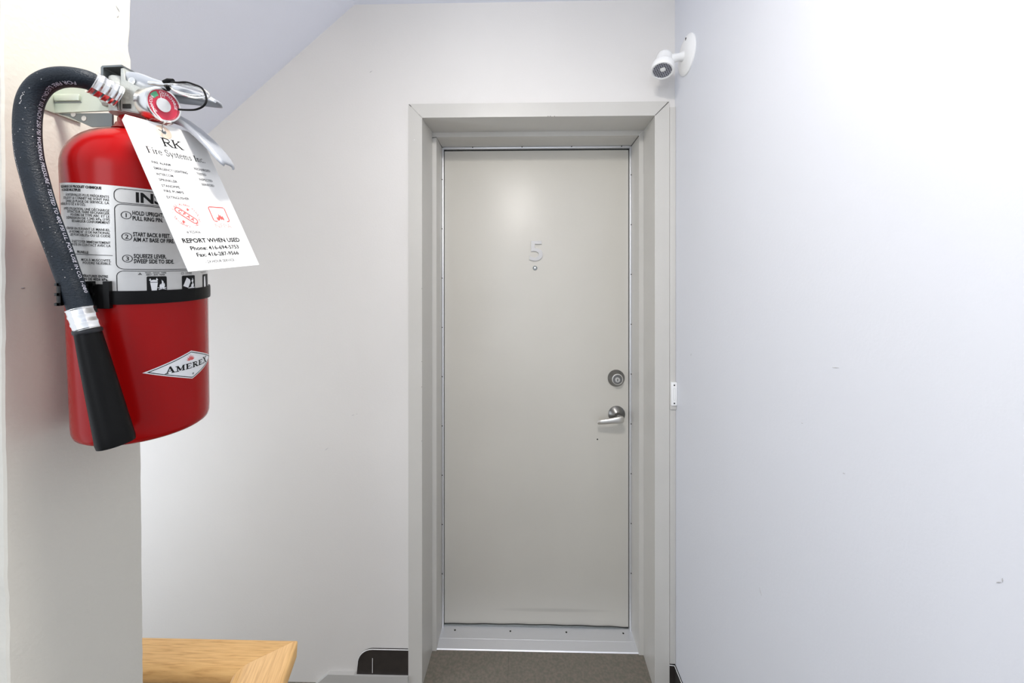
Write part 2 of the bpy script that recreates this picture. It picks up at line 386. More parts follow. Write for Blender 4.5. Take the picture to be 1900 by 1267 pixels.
# ------------------------------------------------------------------ door frame (pressed steel)
ZH = [(1.3625, 2.1155), (1.354, 2.1155), (1.354, 2.066), (1.49, 2.0685), (1.49, 2.0495), (1.612, 2.045)]
LX = [-.403, -.403, -.354, -.349, -.332, -.331]
RX = [.531, .531, .480, .4845, .4665, .466]
fr = thing('trim_1', 'beige grey pressed steel door frame with mitred corners', 'door frame', (0.06, 1.36, FL), kind='structure')
def sheet(cols):
    bm = bmesh.new(); R_ = [[bm.verts.new(Vector(p)) for p in c] for c in cols]
    for a, b_ in zip(R_, R_[1:]):
        for i in range(len(a) - 1): bm.faces.new((a[i], a[i + 1], b_[i + 1], b_[i]))
    return bm
def thick(o, t=.0015, bev=.0012):
    m_ = o.modifiers.new('s', 'SOLIDIFY'); m_.thickness = t; m_.offset = 0
    if bev: b_ = o.modifiers.new('b', 'BEVEL'); b_.width = bev; b_.segments = 2; b_.limit_method = 'ANGLE'; b_.angle_limit = .9
    return o
jl = link('jamb', sheet([[(x, y, 0.0) for x, (y, z) in zip(LX, ZH)], [(x, y, z - .0004) for x, (y, z) in zip(LX, ZH)]]), 'frame', fr, sm=False)
jr = link('jamb', sheet([[(x, y, 0.0) for x, (y, z) in zip(RX, ZH)], [(x, y, z - .0008) for x, (y, z) in zip(RX, ZH)]]), 'frame', fr, sm=False)
hd = link('head', sheet([[(x + .0003, y, z) for x, (y, z) in zip(LX, ZH)], [(x - .0006, y, z) for x, (y, z) in zip(RX, ZH)]]), 'frame', fr, sm=False)
for o in (jl, jr, hd): thick(o)
def sliver(name, pts, r, m, parent, y=None): return link(name, tube(pts, r, seg=6), m, parent, sm=False)
sliver('mitre_joint', [(.4815, 1.3532, 2.0670), (.527, 1.3532, 2.1130)], .0010, 'gap', fr)
sliver('mitre_joint', [(-.3550, 1.3534, 2.0670), (-.366, 1.3534, 2.0780)], .0004, 'gap', fr)
sliver('mitre_joint', [(-.393, 1.3532, 2.1070), (-.400, 1.3532, 2.1135)], .0009, 'gap', fr)
sliver('stop_joint', [(-.3485, 1.4885, 2.046), (-.3325, 1.4885, 2.0485), (-.3305, 1.593, 2.0445)], .0012, 'gap', fr)
sliver('stop_joint', [(.4845, 1.4890, 2.047), (.4845, 1.4890, 1.90)], .0009, 'gap', fr)
sliver('stop_joint', [(-.3490, 1.4890, 2.046), (-.3490, 1.4890, 1.98)], .0007, 'gap', fr)
sliver('stop_joint', [(.4655, 1.4890, 2.0475), (.4645, 1.59, 2.0435)], .0009, 'gap', fr)
# little paint chips and nicks on the frame
for x, z in ((-.3815, 1.9865), (.10, 2.0665), (.108, 2.0668), (.123, 2.0664)):
    link('paint_chip', lathe([(.0014, 0), (.0010, .0006)], (x, 1.3534, z), (0, -1, 0), seg=8), 'caulk' if x < 0 else 'gap', fr, sm=False)
for z in (1.45, 1.1865, 1.095, .9):
    link('paint_chip', lathe([(.0012, 0), (.0008, .0006)], (-.3545, 1.3536, z), (0, -1, 0), seg=8), 'gap', fr, sm=False)
# caulk line left of the frame and across the top
sliver('caulk_line', [(-.4045, 1.3605, .14), (-.4045, 1.3605, 2.117), (.531, 1.3605, 2.117)], .0016, 'caulk', fr)

# weatherstrip: aluminium carriers with screws
for x0, x1 in ((-.3298, -.3238), (.4590, .4650)):
    o = link('weatherstrip', box(x0, x1, 1.586, 1.604, .016, 2.043, bev=.0012), 'alu', fr)
    o['label'] = 'shiny aluminium weatherstrip'
    xm = (x0 + x1) / 2; z = 1.70 if x0 < 0 else 1.715
    zz = z + .208
    while zz > .12:
        link('screw', lathe([(.0024, 0), (.0024, .001), (.001, .0016)], (xm + (.002 if x0 > 0 else -.002), 1.5862, zz), (0, -1, 0), seg=10), 'gap', o, sm=False); zz -= .208
o = link('weatherstrip', box(-.3238, .459, 1.586, 1.604, 2.0375, 2.0445, bev=.0012), 'alu', fr)
for i in range(5):
    link('screw', lathe([(.0024, 0), (.0024, .001), (.001, .0016)], (-.2 + i * .208, 1.5862, 2.0425), (0, -1, 0), seg=10), 'gap', o, sm=False)
# black fill behind the strips, standing in for the dark gap round the slab
bm = bmesh.new()
add_box(bm, -.331, -.318, 1.6045, 1.612, .014, 2.045); add_box(bm, .452, .466, 1.6045, 1.612, .014, 2.045); add_box(bm, -.331, .466, 1.6045, 1.612, 2.028, 2.045)
link('gap_fill', bm, 'gap', fr, sm=False)

# threshold
th = thing('trim_2', 'worn aluminium threshold plate with dark screw holes under the door', 'threshold', (.07, 1.54, FL), kind='structure')
pf = [(1.607, FL), (1.607, .0165), (1.538, .0185), (1.5365, .0178), (1.535, .0185), (1.497, .0150), (1.494, FL)]
link('plate', prism([(-.3475, y, z) for y, z in pf], (.830, 0, 0)), 'alu', th, sm=False)
for px in (844.5, 947, 1050, 1154):
    x = (px - 965) * 1.585 / 700
    link('screw', lathe([(.0036, 0), (.0036, .0008), (.002, .0009)], (x, 1.575, .0173), (0, 0, 1), seg=14), 'gap', th, sm=False)

# ------------------------------------------------------------------ door
YD = 1.603
dr = struct(link('door_1', box(-.3225, .4573, YD, YD + .044, .0185, 2.0335, bev=.0015), 'door', base=(.07, YD, .0185)), 'taupe grey steel door with the number 5 and a lever handle', 'door')
# the paint material uses object coordinates: origin is the door's base
dr_org = Vector((.07, YD, .0185))
def dpart(name, bm, m, parent=dr, **k): return link(name, bm, m, parent, **k)
# sweep: dark wavy rubber along the bottom
bm = bmesh.new(); secs = []
for i in range(41):
    x = -.322 + .779 * i / 40; d = .004 * math.sin(i / 40 * PI) + .0012 * math.sin(i * 0.9) + (.004 if i > 36 else 0) * (i - 36) / 4 * -1
    zt = .0215 + d * .7
    secs.append([(x, 1.6045, zt), (x, 1.600 - .002, zt - .001), (x, 1.5985, .0172), (x, 1.6045, .0168)])
add_loft(bm, secs); sw = dpart('door_sweep', bm, 'rubber'); sw['label'] = 'black wavy rubber door sweep'
secs = [[(x[0][0], 1.599, x[0][2] - .0005), (x[0][0], 1.5968, x[0][2] - .0012), (x[0][0], 1.5972, .0175), (x[0][0], 1.599, .0172)] for x in secs]
link('sweep_lip', loft(secs), 'darksteel', sw)
# number 5
p = Print(); p.add(*glyph_mesh('5', .012, 8))
v = p.v; x0, x1 = min(a[0] for a in v), max(a[0] for a in v); z0, z1 = min(a[1] for a in v), max(a[1] for a in v)
bm = bmesh.new(); vv = [bm.verts.new((.0395 + (a[0] - x0) / (x1 - x0) * .056, YD - .0055, 1.5655 + (a[1] - z0) / (z1 - z0) * .084)) for a in v]
for f in p.f:
    try: bm.faces.new([vv[i] for i in f])
    except ValueError: pass
r = bmesh.ops.extrude_face_region(bm, geom=bm.faces[:]); bmesh.ops.translate(bm, verts=[g for g in r['geom'] if isinstance(g, bmesh.types.BMVert)], vec=(0, .0056, 0))
M['num'] = mat('brushed_pewter_number', (0.46, 0.45, 0.44), 0.4, 0.5)
o = dpart('house_number', bm, 'num', sm=False); o['label'] = 'raised satin metal number 5'
# peephole
ph = dpart('peephole', lathe([(.0095, 0), (.0095, .0025), (.0085, .004), (.006, .004), (.0055, .002)], (.0633, YD, 1.5350), (0, -1, 0), seg=28), 'darksteel')
link('peephole_lens', lathe([(.0052, 0), (.0040, .0018), (.001, .0026)], (.0633, YD - .0018, 1.5350), (0, -1, 0), seg=20), 'bright', ph)
# deadbolt
X, Z = .4055, 1.070
db = dpart('deadbolt', lathe([(.0355, 0), (.0355, .003), (.033, .006), (.0235, .022), (.0225, .024), (.0195, .024), (.0185, .0215), (.001, .0215)], (X, YD, Z), (0, -1, 0), seg=56), 'satin')
link('face_ring', lathe([(.0232, 0), (.0228, .0016), (.0200, .0020), (.0190, .0008)], (X, YD - .0235, Z), (0, -1, 0), seg=48, cap=False), 'lever', db)
cyl_ = link('lock_cylinder', lathe([(.0105, 0), (.0105, .0012), (.0098, .002), (.0005, .002)], (X + .0005, YD - .0215, Z - .0025), (0, -1, 0), seg=32), 'lever', db)
link('keyhole', box(X - .0010, X + .0020, YD - .0241, YD - .0233, Z - .008, Z + .002, bev=.0003), 'gap', cyl_, sm=False)
# lever handle
X, Z = .4075, .9175
lh = dpart('lever_handle', lathe([(.0352, 0), (.0352, .003), (.032, .0065), (.020, .016), (.0135, .020), (.0125, .024), (.0120, .046), (.001, .048)], (X, YD, Z), (0, -1, 0), seg=56), 'satin')
secs = []
for x, z, hh, y, tt in ((.016, .0, .009, .052, .004), (.013, .0, .0125, .052, .0065), (.004, 0, .0145, .053, .0075), (-.010, -.002, .0135, .054, .007), (-.030, -.0055, .0115, .052, .006), (-.055, -.0105, .0105, .048, .0055), (-.075, -.014, .0095, .044, .005), (-.086, -.016, .0085, .041, .0045), (-.0885, -.0165, .0065, .040, .0035)):
    cx_, cz, cy = X + x, Z + z - .004, YD - y
    secs.append([(cx_, cy + tt * math.sin(a) * (abs(math.sin(a)) ** -.35 if math.sin(a) else 1), cz + hh * math.cos(a) * (abs(math.cos(a)) ** -.35 if abs(math.cos(a)) > 1e-6 else 1)) for a in [2 * PI * q / 20 for q in range(20)]])
o = link('lever', loft(secs), 'lever', lh); o['label'] = 'pale worn metal lever'
dpart('drill_hole', lathe([(.0032, 0), (.0025, .0006)], (.327, YD, .8105), (0, -1, 0), seg=12), 'gap', sm=False)

# ------------------------------------------------------------------ strip, contact sensor, bases, stringer
rc = struct(link('trim_3', box(.5325, .5535, 1.3535, YW, .115, 2.095, bev=.0015), 'frame', base=(.543, 1.358, .115)), 'narrow painted strip between door frame and right wall', 'trim')
cs = thing('door_contact', 'small white door contact with two dark screws beside the frame', 'sensor', (.5445, 1.3535, 1.035))
link('body', box(.5335, .5535, 1.342, 1.3533, 1.037, 1.119, bev=.0015), 'white', cs)
link('backing', box(.532, .5555 - .0022, 1.3480, 1.3534, 1.022, 1.0365, bev=.001), 'frame', cs)
link('edge_gap', box(.5537, .5539, 1.345, 1.3533, 1.037, 1.119), 'gap', cs, sm=False)
for z in (1.109, 1.045):
    link('screw', lathe([(.0028, 0), (.0028, .0006), (.001, .0008)], (.5437, 1.342, z), (0, -1, 0), seg=14), 'gap', cs, sm=False)
p = Print(); p.rrect(0, 0, .0065, .042, .002, .0006)
p.build('raised_panel', 'castal', cs, lambda x, y: Vector((.5405 + x, 1.3417, 1.056 + y)))

bb = thing('baseboard_back', 'dark brown rubber base with rounded end, left of the door frame', 'baseboard', (-.49, YW, FL), kind='structure')
zt, zb, xl, xr = .142, .054, -.5875, -.4035
pts = [(xr, zb), (xr, zt)] + [(x, z) for x, z in arc(xl + .054, zt - .050, .054, 90, 180, 10, .050)] + [(xl - .002, zb + .02), (xl - .004, zb)]
o = link('cove_strip', prism([(x, 1.3535, z) for x, z in pts], (0, YW - 1.3535, 0)), 'basebd', bb, sm=False)
link('fold_highlight', tube([(-.534, 1.3532, .060), (-.5335, 1.3532, .113)], .0011, seg=6), 'whitep', bb, sm=False)  # highlight along the fold of the base, drawn as a thin white strip
sliver('caulk_line', [(xl - .001, 1.3555, zb + .02), (xl - .001, 1.3555, zt - .05)] + [(x - .001, 1.3555, z + .001) for x, z in arc(xl + .054, zt - .050, .054, 180, 90, 8, .050)] + [(xr, 1.3555, zt + .0012)], .0014, 'caulk', bb)
br = thing('baseboard_right', 'dark brown rubber base along the right wall and corner', 'baseboard', (.54, 1.3, FL), kind='structure')
link('cove_strip', box(.5315, .5535, 1.3545, YW, FL, .108), 'basebd', br, sm=False)
link('cove_strip', box(.548, .5538, -2.2, 1.3540, FL, .108), 'basebd', br, sm=False)
sliver('caulk_line', [(.532, 1.3555, .109), (.549, 1.353, .109), (.5505, 0.2, .109)], .0012, 'caulk', br)
st = struct(link('trim_4', prism([(x, 1.3475, z) for x, z in ((-.4035, -.0), (-.4035, .0535), (-.592, .0535), (-.600, .056), (-.694, .056), (-.760, -.0))], (0, YW - 1.3475, 0)), 'string', sm=False), 'light grey stair stringer below the dark base', 'trim')

# scuffs on the walls
for (px, py, ln, a) in ((655, 770, .012, 20), (606, 833, .016, 35), (688, 133, .012, 35), (662, 768, .005, 10)):
    c = at(px, py, YW - .0003); d = Vector((math.cos(math.radians(a)), 0, math.sin(math.radians(a)))) * ln / 2
    link('scuff_mark', tube([c - d, c, c + d], [.0002, .0009, .0002], seg=6), 'mark', wall_back, sm=False)
for (px, py, ln, a) in ((1279, 658, .008, 80), (1540, 682, .014, 10), (1480, 785, .004, 0), (1405, 1097, .016, -60), (1830, 1080, .006, 40), (1836, 1076, .005, 90), (1555, 878, .005, 10)):
    y = .554 * 700 / (px - 965); c = at(px, py, y); c.x = .5537; d = Vector((0, -math.cos(math.radians(a)), math.sin(math.radians(a)))) * ln / 2
    link('scuff_mark', tube([c - d, c, c + d], [.0002, .0006, .0002], seg=6), 'mark', wall_right, sm=False)
for (y, z, ln, a) in ((.4335, 1.7855, .006, -50), (.349, 1.458, .003, 0), (.4335, 1.777, .004, 70)):
    c = Vector((-.4729, y, z)); d = Vector((0, math.cos(math.radians(a)), math.sin(math.radians(a)))) * ln / 2
    link('scuff_mark', tube([c - d, c, c + d], [.0002, .0007, .0002], seg=6), 'mark', wall_end, sm=False)

# ------------------------------------------------------------------ wooden handrail
hr = thing('handrail', 'honey oak handrail with a mitred corner beside the left wall end', 'handrail', (-.46, .69, FL))
ZT = .7765; r_ = .015; wd = .066; tk = .036
prof = [(.005 * (1 - math.cos(math.radians(a))), .005 * (1 - math.sin(math.radians(a)))) for a in range(0, 91, 18)]
wd = .062; r_ = .0175
prof += [(wd - r_ + r_ * math.sin(math.radians(a)), r_ * (1 - math.cos(math.radians(a)))) for a in range(0, 181, 12)]
prof += [(.005, .035), (.001, .032)]
X0, Y0, WX = -.430, .720, 1.32
slope = math.tan(math.radians(37))
leg1 = [[(-1.15, Y0 - o_, ZT - d) for o_, d in prof], [(X0 - o_ * WX, Y0 - o_, ZT - d) for o_, d in prof]]
link('rail_section', loft(leg1), 'woodx', hr)
leg2 = [[(X0 - o_ * WX + .0002, Y0 - o_ - .0002, ZT - d) for o_, d in prof], [(X0 - o_ * WX, .50, ZT - d - slope * (Y0 - o_ - .50)) for o_, d in prof]]
o = link('rail_section', loft(leg2), 'woody', hr); o['label'] = 'paler rail section running toward the viewer'
link('post', box(X0 - .052, X0 - .016, .515, .551, FL, .615, bev=.003), 'woody', hr)
link('post', box(-.80, -.764, .672, .708, FL, ZT - .034, bev=.003), 'woody', hr)

# ------------------------------------------------------------------ emergency light head on the right wall
el = thing('emergency_light', 'round white emergency light head on an arm, high on the right wall', 'emergency light', (.554, 1.262, 2.227))
link('mounting_plate', lathe([(.062, 0), (.062, .003), (.058, .007), (.040, .013), (.018, .016), (.001, .017)], (.554, 1.262, 2.224), (-1, 0, 0), seg=56), 'white', el)
link('plate_slot', box(.5415, .5435, 1.2460, 1.2500, 2.262, 2.272), 'gap', el, sm=False)
hc_ = Vector((.470, 1.250, 2.186)); ax = Vector((-.22, -.26, -.94)).normalized()
link('swivel_arm', tube([(.541, 1.262, 2.219), (.528, 1.261, 2.217), (.515, 1.258, 2.213), (.500, 1.255, 2.208), (.486, 1.252, 2.203)], [.017, .0125, .0125, .0145, .012], seg=24), 'white', el)
hb = hc_ - ax * .036
link('lamp_head', lathe([(.001, -.010), (.014, -.009), (.0225, -.003), (.0250, .006), (.0258, .028), (.0275, .031), (.0335, .035), (.0358, .041), (.0360, .060), (.0345, .0625), (.0305, .0625), (.0295, .0590), (.001, .0570)], hb, ax, seg=48), 'white', el)
lens_c = hb + ax * .0575
M['reflector'] = mat('grey_lens_reflector', (0.60, 0.61, 0.70), 0.3, 0.3)
ln = link('lens', lathe([(.0295, 0), (.0290, .0015), (.001, .003)], lens_c, ax, seg=40), 'reflector', el)
gx, gy, gn = axes(ax)
bm = bmesh.new()
for i in range(-4, 5):
    q = i * .0064; h2 = math.sqrt(max(.0285 ** 2 - q * q, 0))
    add_tube(bm, [lens_c + gn * .0030 + gx * q - gy * h2, lens_c + gn * .0036 + gx * q, lens_c + gn * .0030 + gx * q + gy * h2], .00055, seg=5)
    add_tube(bm, [lens_c + gn * .0030 + gy * q - gx * h2, lens_c + gn * .0036 + gy * q, lens_c + gn * .0030 + gy * q + gx * h2], .00055, seg=5)
o = link('lens_grid', bm, 'gap', el, sm=False); o['kind'] = 'stuff'
link('bulb', lathe([(.010, 0), (.009, .0015), (.005, .0025), (.001, .003)], lens_c + gn * .002 + gx * .003 + gy * .003, ax, seg=24), 'white', el)

# ------------------------------------------------------------------ fire extinguisher
R = .054
B = Vector((-.4075, .4026, 1.312)); T = Vector((-.391, .378, 1.626)); AX = (T - B).normalized()
FX = Vector((1, 0, 0)); FX = (FX - AX * FX.dot(AX)).normalized(); FY = AX.cross(FX)
def onc(s, z, e=0.0):          # s: mm of arc from the front, z: mm above the base
    a = s / 1000 / R; rr_ = R + e
    return B + FX * (rr_ * math.cos(a)) + FY * (rr_ * math.sin(a)) + AX * (z / 1000)
D2S = R * 1000 * PI / 180      # degrees -> mm of arc
ex = thing('fire_extinguisher', 'red fire extinguisher with black hose, hung on the left wall end', 'fire extinguisher', B)
prof = [(.046, .000), (.0475, -.002), (.050, -.002), (.0525, .0), (.0537, .004), (R, .012), (R, .262)]
prof += [(R * math.cos(math.radians(a)) * .62 + R * .38 * math.cos(math.radians(a)) ** .35 if a < 88 else .018, .262 + .044 * math.sin(math.radians(a))) for a in range(8, 81, 8)]
prof += [(.0195, .3065), (.0175, .309), (.0165, .312)]
bd = link('cylinder', lathe(prof, B, AX, seg=96, up=(0, 1, 0)), 'red', ex, ang=50)
link('neck', lathe([(.0165, .308), (.0150, .312), (.0150, .317), (.0140, .319), (.0140, .330)], B, AX, seg=40, up=(0, 1, 0)), 'red', ex)
# label film
p = Print(); p.add([(-120 * D2S, 138), (60 * D2S, 138), (60 * D2S, 245.3), (-120 * D2S, 245.3)], [(0, 1, 2, 3)])
lb = p.build('instruction_label', 'label', ex, lambda s, z: onc(s, z, .0002), 2.0)
smooth(lb.data, 60)
lb['label'] = 'silver instruction label with black lettering'
def fl(s, z): return onc(s, z, .00040)
p = Print()
ra = -66.3 * D2S
FT = [(108, 'RECHARGE DE PRODUIT CHIMIQUE', 1.22, .03), (140, 'À USAGES MULTIPLES', 0, .03), (187, 'À INTERVALLES PLUS FRÉQUENTS', 1, 0), (217, 'SCELLÉ ET LE CONNET NE SONT PAS', 1, 0), (247, 'DANS LA PLAGE DE SERVICE. LA', 1, 0), (275, 'INFÉRIEUR 15 OZ ± 8 OZ).', 0, 0),
      (320, 'APRÈS UTILISATION, UNE DÉCHARGE', 1, 0), (348, 'EXTINCTEUR, FAIRE RECHARGER', 1, 0), (378, 'POUDRE DE TYPE ABC ET LE', 1, 0), (408, 'DÉPRESSION DE 1,345 kPa (195', 1, 0), (438, 'RECHARGEUR CONFORMÉMENT', 1, 0),
      (510, 'VÉRIFIER EN SUIVANT LE MANUEL', 1, 0), (540, 'LA NORME N° 10 DE NATIONAL', 1, 0), (570, 'LES PORTABLES» OU LE CODE', 1, 0), (635, 'À NETTOYER IMMÉDIATEMENT', 1, 0), (665, 'AVOIR ÉTÉ EN CONTACT AVEC LA', 1, 0), (737, 'PRUNELLE', 0, .02),
      (810, 'MICA À MUSCOVITE,', 1, 0), (840, 'POUDRE NUISIBLE.', 1, 0), (968, 'TEMPÉRATURES ENTRE', .9, .02), (998, 'PRESSION DE 4026 kPa.', .95, .02)]
for c, s, mode, bold in FT:
    z = 241.2 - (c / 5.28 - 22) * .4907 - 1.0
    if mode: p.text(s, ra - (0 if mode in (1,) else (5 if mode > 1 else 2.5)), z, 2.15, width=len(s) * 1.36 * (1.08 if mode > 1 else 1), align='r', bold=bold + .012)
    else: p.text(s, ra - (33 if len(s) > 12 else 27), z, 2.15, width=len(s) * 1.30, align='l' if len(s) <= 8 else 'c', bold=bold + .012)
zl = 181.3
p.add([(-125 * D2S, zl), (-65.0 * D2S, zl), (-65.0 * D2S, zl + .5), (-125 * D2S, zl + .5)], [(0, 1, 2, 3)])
xl = -62.6 * D2S; xr = -xl + 2
p.rrect(xl, 230.4, xr, 243.2, 5, .55); p.rrect(xl, 169.3, xr, 229.2, 5, .55); p.ribbon([(xl, 137.5)] + [(xl, 162.6)] + arc(xl + 5, 162.6, 5, 180, 90, 6) + [(xr, 167.6)], .55)
p.text('INSTRUCTIONS', -47.5 * D2S, 232.3, 8.6, width=88, bold=.035)
def two(n, zc, a, b_, wa, wb):
    cx_ = -54.6 * D2S
    p.ribbon([(cx_ + 3.3 * math.cos(q * PI / 12), zc + 3.3 * math.sin(q * PI / 12)) for q in range(24)], .55, True)
    p.text(str(n), cx_, zc - 1.9, 3.8, align='c', bold=.01)
    x = -50.2 * D2S
    p.text(a, x, zc + .75, 3.7, width=wa, bold=.03); p.text(b_, x, zc - 4.1, 3.7, width=wb, bold=.03)
two(1, 219.3, 'HOLD UPRIGHT.', 'PULL RING PIN.', 21.5, 21.0)
two(2, 199.6, 'START BACK 8 FEET.', 'AIM AT BASE OF FIRE.', 26.5, 29.5)
two(3, 179.2, 'SQUEEZE LEVER.', 'SWEEP SIDE TO SIDE.', 23.0, 29.0)
# class symbols
def tri(x, z, k_): p.ribbon([(x - k_, z - k_ * .8), (x, z + k_ * .9), (x + k_, z - k_ * .8)], .4, True)
tri(-46.0 * D2S, 165.0, 1.2); p.text('A', -46.0 * D2S, 164.2, 1.3, align='c')
p.text('TRASH - WOOD - PAPER', -42.5 * D2S, 165.3, 1.25, width=15.5, bold=.02); p.text('REBUT - BOIS - PAPIER', -41.5 * D2S, 163.4, 1.25, width=13.5, bold=.02)
p.ribbon([(-11.5 * D2S - 1, 164.0), (-11.5 * D2S + 1, 164.0), (-11.5 * D2S + 1, 166.0), (-11.5 * D2S - 1, 166.0)], .35, True)
p.text('LIQUIDS', -8.6 * D2S, 165.3, 1.1, width=7); p.text('LIQUIDES', -8.6 * D2S, 163.8, 1.1, width=7)
p.text('ELECTRICAL', 12 * D2S, 164.6, 1.1, width=12)
S1 = -41.4 * D2S; p.rrect(S1, 146, S1 + 14.6, 162.6, 1.2)
S2 = -12.3 * D2S; p.rrect(S2, 146, S2 + 14.0, 162.6, 1.2)
S3 = 15.5 * D2S; p.rrect(S3, 146, S3 + 14.0, 162.6, 1.2)
p.build('lettering', 'ink', lb, fl, 2.0)
p = Print()
def flame(x, z, k_, fl_=1): p.poly([(x + fl_ * a * k_, z + b_ * k_) for a, b_ in ((-.9, 0), (-1.1, 1.0), (-.7, 2.2), (-.6, 1.5), (-.1, 2.6), (-.2, 4.2), (.5, 3.3), (.6, 2.0), (.9, 2.6), (1.1, 1.2), (.8, 0))])
p.poly([(S1 + 2.4, 156.6), (S1 + 3.4, 148.5), (S1 + 7.0, 148.5), (S1 + 7.8, 156.6)])
p.poly([(S1 + 2.3, 157.1), (S1 + 7.9, 157.1), (S1 + 7.5, 158.2), (S1 + 6.4, 159.0), (S1 + 5.1, 159.4), (S1 + 3.6, 159.0), (S1 + 2.6, 158.2)])
flame(S1 + 2.4, 158.4, .6); flame(S1 + 7.3, 158.6, .65, -1); flame(S1 + 11.0, 151.2, 1.9)
p.ribbon([(S1 + 7.6, 151.5), (S1 + 14, 149.7)], .6); p.ribbon([(S1 + 8.2, 149.4), (S1 + 14, 151.6)], .6)
p.poly([(S2 + 1.0, 152.0), (S2 + 4.6, 160.6), (S2 + 8.0, 158.3), (S2 + 8.6, 156), (S2 + 6.0, 149.8)])
flame(S2 + 10.8, 155.8, 1.0); flame(S2 + 10.8, 150.6, 1.4); p.poly([(S2 + 5.5, 149.2), (S2 + 9, 150.8), (S2 + 13.3, 150.2), (S2 + 12.8, 149.2)])
p.poly([(S3 + 2, 148.5), (S3 + 2.6, 160), (S3 + 5, 161), (S3 + 6.5, 148.5)])
p.build('symbol', 'whitep', lb, lambda s, z: onc(s, z, .00060), 2.0)
# kite-shaped maker's emblem
K_ = [(-46.4, 68.5), (-3.6, 82.6), (38.0, 67.2), (-2.6, 51.9)]
K_ = [(a * D2S, b_) for a, b_ in K_]; kc = (-3.6 * D2S, 67.4)
def kite(f): return [(kc[0] + (a - kc[0]) * f, kc[1] + (b_ - kc[1]) * f) for a, b_ in K_]
p = Print(); p.poly(kite(1)); em = p.build('emblem', 'whitep', ex, lambda s, z: onc(s, z, .0002), 1.5); em['label'] = 'white kite-shaped emblem with a red flame'; smooth(em.data, 60)
p = Print(); o1, o2 = kite(.925), kite(.875)
p.add(o1 + o2, [(0, 1, 5, 4), (1, 2, 6, 5), (2, 3, 7, 6), (3, 0, 4, 7)])
p.serif('AMEREX', -29.0 * D2S, 63.8, 5.7, 51.5 * D2S, slab=True, caps_big=1.22)
p.ribbon([(-1.6 * D2S + .9 * math.cos(q * PI / 6), 57.3 + .9 * math.sin(q * PI / 6)) for q in range(12)], .3, True); p.text('R', -1.6 * D2S, 56.8, 1.0, align='c')
p.build('emblem_lettering', 'ink', em, fl, 1.5)
p = Print(); fx0 = -4.3 * D2S
for a, l_ in ((-62, 4.4), (-38, 5.4), (-16, 6.2), (3, 6.6), (22, 6.0), (42, 5.2), (62, 4.4)):
    q = math.radians(a); dx_, dz_ = math.sin(q) * .9, math.cos(q); n_ = (dz_, -dx_)
    b0 = (fx0 + dx_ * 1.6, 72.2 + dz_ * .4)
    p.poly([(b0[0] - n_[0] * .2, b0[1] - n_[1] * .2), (b0[0] + dx_ * l_ * .45 - n_[0] * .55, b0[1] + dz_ * l_ * .45 - n_[1] * .55), (b0[0] + dx_ * l_, b0[1] + dz_ * l_ * .95), (b0[0] + dx_ * l_ * .45 + n_[0] * .55, b0[1] + dz_ * l_ * .45 + n_[1] * .55), (b0[0] + n_[0] * .2, b0[1] + n_[1] * .2)])
p.build('emblem_flame', 'redink', em, fl, 1.5)

# black strap with hose clip
bm = bmesh.new()
sec = []
for i in range(97):
    a = 2 * PI * i / 96
    def pp(r0, z): return B + FX * (r0 * math.cos(a)) + FY * (r0 * math.sin(a)) + AX * z
    sec.append([pp(R + .0001, .1362), pp(R + .0020, .1362), pp(R + .0022, .1380), pp(R + .0022, .1470), pp(R + .0020, .1488), pp(R + .0001, .1488)])
add_loft(bm, sec, cap=False)
sp = link('strap', bm, 'blackp', ex)

# hose
HY = .322
hp = [at(222, 181, .352), at(210, 172, .349), at(196, 164, .344), at(180, 156, .339), at(166, 150, .334)]
hose_pts = [at(172, 153, .336), at(160, 148, .331), at(140, 144, .327), at(118, 143, .324), at(96, 147, .322), at(76, 158, .321), at(61, 178, .320), at(53, 205, .319), at(51, 245, .318), at(55, 290, .317), at(66, 335, .317), at(81, 387, .317), at(99, 436, .318), at(112, 470, .319), at(127, 512, .321), at(139, 543, .322), at(152, 580, .324)]
HR = .0083
hc2 = catmull(hose_pts, 10)
hs = link('hose', tube(hc2, HR, seg=32), 'hose', ex)
# lettering along the hose
def frames(P):
    L = [0]
    for a, b_ in zip(P, P[1:]): L.append(L[-1] + (b_ - a).length)
    return L
HL = frames(hc2)
def onhose(s, v, e=.0003, yoff=.35):
    s = max(0, min(s, HL[-1] - 1e-6)); i = 0
    while HL[i + 1] < s: i += 1
    t = (s - HL[i]) / (HL[i + 1] - HL[i]); c = hc2[i].lerp(hc2[i + 1], t); tg = (hc2[min(i + 2, len(hc2) - 1)] - hc2[max(i - 1, 0)]).normalized()
    out = Vector((.72, -.69, 0)); out = (out - tg * out.dot(tg)).normalized(); side = out.cross(tg)
    a = yoff + v / HR
    n = out * math.cos(a) + side * math.sin(a)
    return c + n * (HR + e)
# position words are read along the tube: s grows down the hose, letter tops toward its inner side
p = Print(); p.text('FOR FIRE USE ONLY 1/2 INCH 250 PSI WORKING PRESSURE - TESTED TO 400 PSI U.L. FOR USE IN CO. 1-080', 0.010, -.0014, .0030, width=HL[-1] - .026, bold=.0)
M['hoseprint'] = mat('lilac_grey_print', (0.52, 0.52, 0.60), 0.6)
ol = p.build('lettering', 'hoseprint', hs, lambda x, y: onhose(x, y, .0002, .92), .004)
